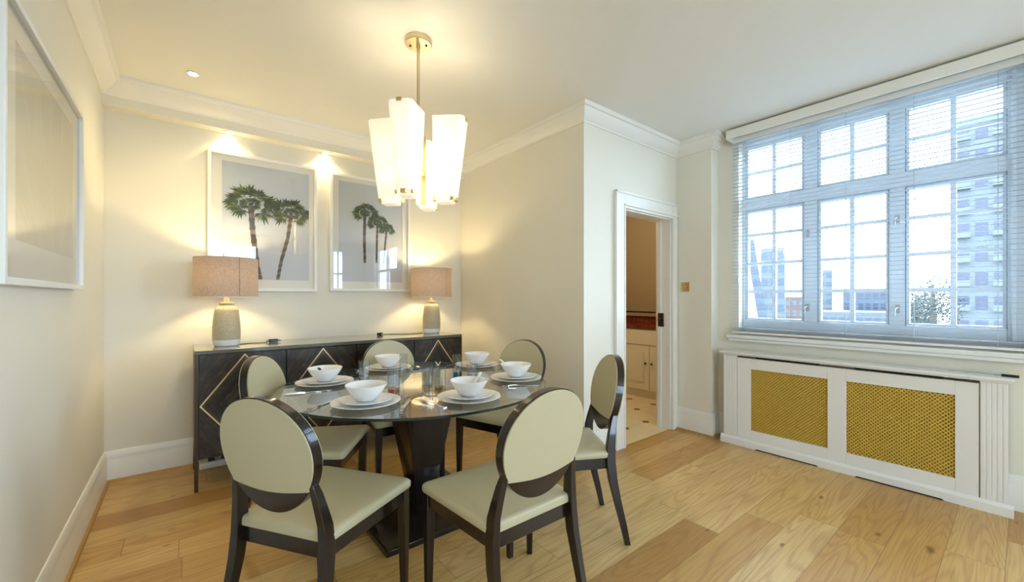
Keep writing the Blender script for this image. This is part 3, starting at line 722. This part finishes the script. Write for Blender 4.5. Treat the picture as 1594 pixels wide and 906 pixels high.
for i in range(4):
    ang = R(-YAW-90-7+90*i)
    X = Matrix.Translation((PX, PYY, 0)) @ Matrix.Rotation(ang, 4, 'Z')
    o_, i_ = trough(X)
    mb = MB(); N = 6
    full = [a+list(reversed(b)) for a, b in zip(o_, i_)]
    mb.loft(full, caps=True)
    mb.build('glass_shade', 'opal', pd, smooth=20)
    MB().bx(.115, .205, -.035, .035, 1.775, 1.797, X=X).build('lower_diffuser', 'opal', pd, bevel=.006)
    br = MB().bx(.086, .094, -.016, .016, 1.79, 2.19, X=X).bx(.094, .225, -.004, .004, 1.792, 1.799, X=X)
    br.bx(.020, .09, -.008, .008, 1.955, 1.985, X=X)
    br.build('bracket', 'brass', pd, bevel=.001)
    for q in ((.264, .280, -.014, .014, 2.228, 2.246), (.206, .228, -.014, .014, 1.785, 1.806), (.195, .215, .037, .049, 1.785, 1.803), (.195, .215, -.049, -.037, 1.785, 1.803)):
        MB().bx(*q, X=X).build('clip', 'brass', pd, bevel=.002)
    for z in (1.93, 2.09):
        p = X @ Vector((.165, 0, z)); point('pendant_bulb', p, P_SHADE, (1.0, .87, .62), .03)

# ------------------------------------------------------------------ dining table
TX, TY, TR, TZ = 1.087, 2.253, .755, .75
tb = thing('dining_table', 'round glass dining table on a dark tapered pedestal', 'table', (TX, TY, 0))
def tabletop():
    mb = MB(); N = 128
    ring = lambda r, z: [(TX+r*math.cos(2*math.pi*i/N), TY+r*math.sin(2*math.pi*i/N), z) for i in range(N)]
    b = TZ-.012
    mb.add(ring(TR-.002, TZ), [tuple(range(N))], 0); mb.add(ring(TR-.002, b), [tuple(range(N-1, -1, -1))], 0)
    mb.loft([ring(TR-.002, b), ring(TR, b+.002), ring(TR, TZ-.002), ring(TR-.002, TZ)], caps=False, mi=1)
    o = mb.build('glass_top', ['table_glass', 'glass_edge'], tb, smooth=40); return o
tabletop()
def sq(cx, cy, s, z): return [(cx-s, cy-s, z), (cx+s, cy-s, z), (cx+s, cy+s, z), (cx-s, cy+s, z)]
CX, CY = 1.098, 2.25
MB().loft([sq(CX, CY, .05, .03), sq(CX, CY, .163, .728)]).build('pedestal', 'wenge', tb, bevel=.003)
MB().loft([sq(CX, CY, .165, .7285), sq(CX, CY, .165, .7375)]).build('mounting_plate', 'nickel', tb)
bs = MB().loft([sq(CX, CY, .345, 0), sq(CX, CY, .345, .028), sq(CX, CY, .33, .034)])
bs.build('base_plate', 'wenge', tb, bevel=.002)

# ------------------------------------------------------------------ chairs
def make_chair(label):
    t = thing('dining_chair', label, 'chair', (0, 0, 0), 'cream oval-back chairs around the table')
    def seat_ring(z, k=0.0, r=.03):
        xf_, xr, wf, wr = .245-k, -.212+k*.3, .24-k, .203-k; pts = []
        cs = [(xf_, -wf), (xf_, wf), (xr, wr), (xr, -wr)]
        for i, c in enumerate(cs):
            p = Vector(cs[i-1]); q = Vector(c); s_ = Vector(cs[(i+1) % 4])
            a = (p-q).normalized()*r; b = (s_-q).normalized()*r
            for u in (0, .25, .5, .75, 1): pts.append(((q+a*(1-u)**2+b*u**2).x, (q+a*(1-u)**2+b*u**2).y, z))
        return pts
    MB().loft([seat_ring(.444, .002), seat_ring(.448, 0), seat_ring(.466, 0), seat_ring(.474, .006), seat_ring(.478, .02), seat_ring(.4795, .05)]).build('seat', 'leather', t, smooth=50)
    f = MB()
    wf, wr = .228, .192
    f.bx(.205, .228, -wf+.02, wf-.02, .385, .443)
    for s in (-1, 1):
        f.extr([(.205, s*(wf-.004), .385), (-.19, s*(wr-.002), .385), (-.19, s*(wr-.024), .385), (.205, s*(wf-.026), .385)], (0, 0, .058))
    f.bx(-.205, -.182, -wr+.012, wr-.012, .385, .443)
    f.build('seat_frame', 'wenge', t, bevel=.002)
    for s in (-1, 1):   # front legs
        def q(cx, cy, h, z): return [(cx-h, cy-h, z), (cx+h, cy-h, z), (cx+h, cy+h, z), (cx-h, cy+h, z)]
        MB().loft([q(.212, s*.216, .0125, 0), q(.212, s*.214, .017, .25), q(.212, s*.211, .0195, .443)]).build('leg', 'wenge', t, bevel=.003)
    for s in (-1, 1):   # rear legs and stiles
        path = [(-.292, .200, 0, .011, .014), (-.270, .199, .10, .013, .0165), (-.240, .197, .22, .0145, .019), (-.216, .194, .33, .016, .022),
                (-.206, .191, .42, .016, .0235), (-.208, .186, .50, .015, .0215), (-.216, .178, .55, .0145, .019), (-.228, .169, .61, .013, .016), (-.238, .162, .648, .011, .0125)]
        MB().loft([[(x-hx, s*y-hy, z), (x+hx, s*y-hy, z), (x+hx, s*y+hy, z), (x-hx, s*y+hy, z)] for x, y, z, hy, hx in path]).build('leg', 'wenge', t, bevel=.003, smooth=40)
    # oval back: outline in (y, z), leaning back and slightly curved
    zc, a_, b_ = .732, .194, .200
    def outl(k=0.0, n=56):
        pts = []
        for i in range(n):
            th = 2*math.pi*i/n; c, s_ = math.cos(th), math.sin(th)
            pts.append(((a_-k)*c*(1+.06*s_) if True else 0, zc+(b_-k)*s_))
        return pts
    def at(y, z, off): # x of slab mid-surface at (y,z)
        return -.222-(z-.53)*.19-.0+.35*y*y+off
    th = .017
    def grid_slab(poly, off0, off1, mi=0, mb=None):
        mb = mb or MB(); cyz = (sum(p[0] for p in poly)/len(poly), sum(p[1] for p in poly)/len(poly))
        fr = [1.0, .75, .5, .25]
        for off, flip in ((off0, 1), (off1, 0)):
            vs = []; fs = []; n = len(poly)
            for k in fr: vs += [(at(cyz[0]+(y-cyz[0])*k, cyz[1]+(z-cyz[1])*k, off), cyz[0]+(y-cyz[0])*k, cyz[1]+(z-cyz[1])*k) for y, z in poly]
            vs.append((at(cyz[0], cyz[1], off), *cyz))
            for r_ in range(3):
                for i in range(n): j = (i+1) % n; fs.append((r_*n+i, r_*n+j, (r_+1)*n+j, (r_+1)*n+i))
            for i in range(n): fs.append((3*n+i, 3*n+(i+1) % n, 4*n))
            mb.add(vs, fs, mi)
        n = len(poly)
        vs = [(at(y, z, off0), y, z) for y, z in poly]+[(at(y, z, off1), y, z) for y, z in poly]
        mb.add(vs, [(i, (i+1) % n, n+(i+1) % n, n+i) for i in range(n)], mi)
        return mb
    bk = grid_slab(outl(), -th, th).build('backrest', 'wenge', t, smooth=35)
    zcut = .626
    o = [p for p in outl(.004, 96)]; up = [p for p in o if p[1] > zcut]
    i0 = min(range(len(o)), key=lambda i: (o[i][1] <= zcut, i))
    seq = sorted(up, key=lambda p: math.atan2(p[1]-zc, p[0]) if math.atan2(p[1]-zc, p[0]) > -math.pi/2 and not (p[0] < 0 and p[1] < zc) else math.atan2(p[1]-zc, p[0])+2*math.pi)
    yl, yr = seq[-1][0], seq[0][0]
    sag = [(yl+(yr-yl)*u, zcut-.016*math.sin(math.pi*u)) for u in [k/10 for k in range(0, 11)]]
    poly = seq+sag
    for nm, o0, o1 in (('back_pad', th-.001, th+.006), ('back_pad', -th-.006, -th+.001)):
        grid_slab(poly, o0, o1).build(nm, 'leather', bk, smooth=35)
    return t
CH = [((.429, 1.703), 33.9, 'dining chair in the left foreground with its oval back to the camera'),
      ((1.006, 1.335), 90, 'dining chair in the centre foreground turned away from the camera, right of the table pedestal'),
      ((.547, 2.446), -34.4, 'dining chair on the left side of the table in front of the sideboard'),
      ((1.165, 2.70), 266, 'dining chair pushed in at the far side of the table before the sideboard'),
      ((1.727, 2.264), 199, 'dining chair at the right rear of the table against the plain wall'),
      ((1.61, 1.58), 147.5, 'dining chair at the right of the table nearest the doorway, seen edge on')]
ch0 = make_chair(CH[0][2])
for i, (p, a, l) in enumerate(CH):
    c = ch0 if i == 0 else dup(ch0, l)
    place(c, p[0], p[1], 0, a)

# ------------------------------------------------------------------ tableware
SET = [((.662, 1.924), 'the left foreground chair'), ((1.092, 1.708), 'the centre foreground chair'), ((.632, 2.525), 'the left rear chair'),
       ((1.105, 2.765), 'the far chair'), ((1.660, 2.490), 'the right rear chair'), ((1.578, 1.939), 'the chair nearest the doorway')]
SEAT = ['at the left front setting', 'at the centre front setting', 'at the left setting', 'at the far setting', 'at the right rear setting', 'at the right front setting']
def plate_mesh(r, h, name, label, grp):
    prof = [(0, 0), (r*.55, 0), (r*.62, .002), (r*.97, h-.003), (r, h-.001), (r*.995, h+.001), (r*.96, h), (r*.64, .006), (r*.56, .0045), (0, .0045)]
    return tag(MB().lathe(prof, n=64).build(name, 'ceramic', smooth=50), label, 'plate', grp)
p0 = plate_mesh(.156, .018, 'dinner_plate', 'x', 'white dinner plates'); s0 = plate_mesh(.118, .014, 'side_plate', 'x', 'white side plates')
bp = [(0, 0), (.036, 0), (.040, .003), (.058, .020), (.078, .045), (.091, .068), (.0935, .075), (.092, .0765), (.089, .074), (.076, .048), (.055, .024), (.035, .008), (0, .007)]
b0 = tag(MB().lathe(bp, n=64).build('soup_bowl', 'ceramic', smooth=50), 'x', 'bowl', 'white soup bowls')
for i, ((x, y), l) in enumerate(SET):
    for src, z, lab in ((p0, TZ+.0002, 'large white dinner plate under the side plate '), (s0, TZ+.0135, 'smaller white side plate under the bowl '), (b0, TZ+.0195, 'white bowl ')):
        o = src if i == 0 else src.copy()
        if i: COL.objects.link(o)
        o['label'] = lab+SEAT[i]; o.location = (x, y, z)
# cutlery
def make_fork():
    mb = MB()
    mb.loft([[(x, -w_, z), (x, w_, z), (x, w_, z+.002), (x, -w_, z+.002)] for x, w_, z in ((-.10, .009, .001), (-.08, .010, .001), (-.02, .005, .003), (.035, .004, .008), (.055, .011, .006), (.068, .0125, .003))])
    for k in range(4):
        y = -.0105+.007*k; mb.loft([[(x, y-.0015, z), (x, y+.0015, z), (x, y+.0015, z+.0015), (x, y-.0015, z+.0015)] for x, z in ((.066, .003), (.085, .001), (.105, .005))])
    return tag(mb.build('fork', 'steel', smooth=40), 'x', 'fork', 'steel forks')
def make_knife():
    t = thing('knife', 'x', 'knife', (0, 0, 0), 'steel knives')
    MB().loft([[(x, -w_, 0.001), (x, w_, 0.001), (x, w_*.8, .001+h_), (x, -w_*.8, .001+h_)] for x, w_, h_ in ((-.11, .008, .006), (-.10, .0105, .008), (-.04, .009, .008), (-.015, .007, .005))]).build('handle', 'steel', t, smooth=40)
    MB().loft([[(x, -a, 0.002), (x, b, 0.002), (x, b, .0035), (x, -a, .0035)] for x, a, b in ((-.015, .007, .007), (.02, .009, .009), (.08, .009, .009), (.105, .002, .009), (.112, -.006, .008))]).build('blade', 'steel', t, smooth=40)
    return t
def make_spoon(mat, name):
    mb = MB(); n = 20
    rings = []
    for k, zz in ((1.0, .006), (.96, .0065), (.75, .002), (.4, 0.0005), (.05, 0)): rings.append([(.024*k*math.cos(2*math.pi*i/n), .016*k*math.sin(2*math.pi*i/n), zz) for i in range(n)])
    mb.loft(rings)
    mb.loft([[(x, -w_, z), (x, w_, z), (x, w_, z+.003), (x, -w_, z+.003)] for x, w_, z in ((-.018, .007, .003), (-.05, .004, .016), (-.10, .005, .038), (-.135, .008, .052), (-.145, .006, .055))])
    return tag(mb.build(name, mat, smooth=50), 'x', 'spoon', 'spoons in the bowls')
fk, kn = make_fork(), make_knife()
first = {'f': True, 'k': True}
def put(kind, src, x, y, deg, label):
    if first[kind]: o = src; first[kind] = False
    else: o = dup(src)
    o['label'] = label; place(o, x, y, TZ+.0003, deg)
def unp(px, py, z=TZ):
    t = (z-1.25)*637.25/(463.1-py); a = (px-797)/637.25
    F_ = Vector((math.sin(R(YAW)), math.cos(R(YAW)))); R_ = Vector((math.cos(R(YAW)), -math.sin(R(YAW))))
    return t*(F_+a*R_)
for i, ((x, y), l) in enumerate(SET):
    c = Vector((TX-x, TY-y)); a = math.degrees(math.atan2(c.y, c.x)); d = c.normalized(); lf = Vector((-d.y, d.x)); q = Vector((x, y))
    fp = q+lf*.195; kp = q-lf*.195; fa = ka = a
    if i == 0: fp = Vector((.476, 2.015)); fa = 222; kp = Vector((.800, 1.790)); ka = 56
    if i == 1: fp = Vector((.905, 1.735)); fa = 98; kp = Vector((1.275, 1.800)); ka = 84
    if i == 2: kp = Vector((.505, 2.345)); ka = -10
    put('f', fk, fp.x, fp.y, fa, 'steel fork beside the plate '+SEAT[i])
    put('k', kn, kp.x, kp.y, ka, 'steel knife beside the plate '+SEAT[i])
for i, mt_, a, nm, lab in ((1, 'ceramic', 205, 'spoon', 'white ceramic spoon leaning out of the bowl at the centre front setting'),
                  (5, 'ceramic', -70, 'spoon', 'white ceramic spoon standing in the bowl at the right front setting'),
                  (2, 'dark_metal', 60, 'spoon', 'dark spoon resting in the bowl at the left setting')):
    x, y = SET[i][0]; s = make_spoon(mt_, nm); s['label'] = lab
    ar = R(a); s.location = (x+.015*math.cos(ar), y+.015*math.sin(ar), TZ+.032); s.rotation_euler = (0, R(10), ar)
# drinking glasses
def tumbler(x, y, h, r, base_mat, label, rb=None, fill=.02):
    t = thing('tumbler', label, 'glass', (x, y, TZ), 'drinking glasses in the middle of the table')
    rb = rb or r*.9; w_ = .0018
    MB().lathe([(rb-w_, .0105), (rb, .0005), (r, h-.001), (r-w_*.5, h), (r-w_, h-.001), (rb-w_, .0108)], (x, y, TZ), n=36).build('vessel', 'tumbler', t)
    MB().lathe([(0, .0006), (rb-.0008, .0006), (rb+(r-rb)*fill/h-.0022, fill), (0, fill)], (x, y, TZ), n=36).build('base', base_mat, t)
    return t
def gpos(px, py): v = unp(px, py); return v.x, v.y
GL = [(567, 592, .120, .033, 'tumbler', 'clear straight glass left of centre, behind the left front bowl'),
      (613, 610, .130, .034, 'orange_glass', 'clear glass with an orange base beside the slender flute'),
      (665, 603, .120, .033, 'tumbler', 'plain clear glass near the middle of the table'),
      (685, 607, .125, .032, 'yellow_glass', 'clear glass with a yellow base behind the front plates'),
      (712, 590, .150, .030, 'blue_glass', 'tall clear glass with a blue base right of centre'),
      (735, 589, .090, .033, 'red_glass', 'short clear glass with a red base right of centre')]
for px, py, h_, r_, bm_, lb in GL:
    x, y = gpos(px, py); tumbler(x, y+.0, h_, r_, bm_, lb, fill=.045 if bm_ == 'blue_glass' else .018)
fx, fy = gpos(628, 617)
fl = thing('champagne_flute', 'tall slender stemmed glass in front of the far bowl', 'glass', (fx, fy, TZ))
MB().lathe([(0, 0), (.030, 0.0003), (.031, .002), (.006, .006), (.004, .012), (.0035, .085), (.006, .092), (.0145, .105), (.0195, .14), (.0185, .215), (.0178, .2155), (.0172, .215), (.0182, .14), (.013, .107), (0, .099)], (fx, fy, TZ), n=28).build('vessel', 'tumbler', fl, smooth=50)

# ------------------------------------------------------------------ outside
M['pale_block'] = paint('pale_render', srgb(74, 80, 82), 0.8, 0.08, 0)
M['blue_block'] = paint('blue_cladding', srgb(46, 60, 72), 0.6, 0.1, 0)
M['dark_glazing'] = paint('dark_glazing', srgb(20, 30, 52), 0.2, 0.3, 0)
M['rust_block'] = paint('rust_render', srgb(78, 62, 58), 0.8, 0.1, 0)
M['street'] = paint('street_tarmac', srgb(110, 114, 116), 0.9, 0.1, 0)
M['leaf'] = paint('leaf_green', srgb(44, 54, 48), 0.8, 0.3, 0)
M['bark'] = paint('bark', srgb(90, 80, 70), 0.8, 0.3, 0)
struct(MB().bx(5, 400, -300, 300, -22.5, -22).build('ground', 'street', smooth=0))
Fv = Vector((math.sin(R(YAW)), math.cos(R(YAW)), 0)); Rv = Vector((math.cos(R(YAW)), -math.sin(R(YAW)), 0))
def out_pt(px, t): return Fv*t+Rv*((px-797)/637.25*t)
def zat(py, t): return 1.25+(463.1-py)/637.25*t
def facing(px0, px1, t, depth):
    u = ((px0+px1)/2-797)/637.25; th = math.atan(u); D = t/math.cos(th)
    d = (Fv*math.cos(th)+Rv*math.sin(th)); c = d*(D+depth/2)
    wd = D*(math.atan((px1-797)/637.25)-math.atan((px0-797)/637.25))
    X = Matrix.Translation(c) @ Matrix.Rotation(R(-YAW)-th, 4, 'Z'); return c, wd, X
def tower(label, px0, px1, ytop, t, depth, wall, glass, cols, balc=True, fh=3.0, lean=0):
    c, wd, X = facing(px0, px1, t, depth)
    zt = zat(ytop, t); r_ = thing('apartment_tower' if balc else 'office_block', label, 'building', (c.x, c.y, -22))
    if lean: X = X @ Matrix.Shear('XY', 4, (-lean, 0)) 
    MB().bx(-wd/2, wd/2, -depth/2, depth/2, -22, zt, X=X).build('wall', wall, r_, smooth=0)
    z = zt-fh*.9; wn = MB(); bc = MB(); n_ = 0
    while z > -20 and n_ < 12:
        for k in range(cols):
            x = -wd/2+wd*(k+.5)/cols; ww = wd/cols*.33
            wn.bx(x-ww, x+ww, -depth/2-.05, -depth/2+.05, z, z+fh*.55, X=X)
            if balc and k != 1: bc.bx(x-ww*1.25, x+ww*1.25, -depth/2-1.1, -depth/2-.06, z-.15, z, X=X).bx(x-ww*1.25, x+ww*1.25, -depth/2-1.1, -depth/2-1.05, z, z+.6, X=X)
        z -= fh; n_ += 1
    wn.build('windows', glass, r_, smooth=0)
    if balc: bc.build('balconies', 'pale_block', r_, smooth=0)
    return r_
tower('pale apartment tower with balconies seen through the right window bay', 1484, 1572, 180, 50, 10, 'pale_block', 'dark_glazing', 3)
tower('pale tall block seen through the left window bay', 1184, 1222, 386, 95, 14, 'pale_block', 'blue_block', 3, False)
tower('leaning dark glazed tower in the left window bay', 1176, 1190, 372, 75, 4, 'blue_block', 'dark_glazing', 3, False, 2.2, lean=.14)
tower('low wide blue-grey block seen through the middle window bay', 1311, 1392, 449, 110, 16, 'blue_block', 'dark_glazing', 7, False)
tower('pinkish low block at the right edge of the left window bay', 1222, 1262, 462, 120, 16, 'rust_block', 'pale_block', 4, False)
tower('pale low terrace below the blue-grey block', 1275, 1400, 486, 80, 12, 'pale_block', 'blue_block', 9, False)
tower('pale narrow block left of the blue-grey block', 1272, 1296, 420, 140, 14, 'pale_block', 'blue_block', 2, False)
rnd = random.Random(4)
def tree(px, t, ztop, r_, label):
    c = out_pt(px, t); tr = thing('tree', label, 'tree', (c.x, c.y, -22), 'trees outside the window')
    MB().tube([(c.x, c.y, -22), (c.x+.2, c.y, ztop-2*r_), (c.x, c.y, ztop-r_*.5)], [.3, .2, .06], n=8).build('trunk', 'bark', tr)
    mb = MB()
    for k in range(2600):
        v = Vector((rnd.gauss(0, 1), rnd.gauss(0, 1), rnd.gauss(0, 1))).normalized()*(rnd.random()**.45)
        p = Vector((c.x, c.y, ztop-r_*1.5))+Vector((v.x*r_, v.y*r_, v.z*r_*1.5)); d = Vector((rnd.gauss(0, 1), rnd.gauss(0, 1), rnd.gauss(0, 1))).normalized()
        a = d.orthogonal().normalized(); s = .10
        mb.add([p-d*s, p+a*s*.5, p+d*s, p-a*s*.5], [(0, 1, 2, 3)])
    mb.build('foliage', 'leaf', tr, smooth=0)
tree(1452, 30, zat(425, 30), 1.6, 'bushy tree in front of the pale apartment tower')
tree(1425, 34, zat(455, 34), 1.2, 'lower tree left of the bushier one by the tower')
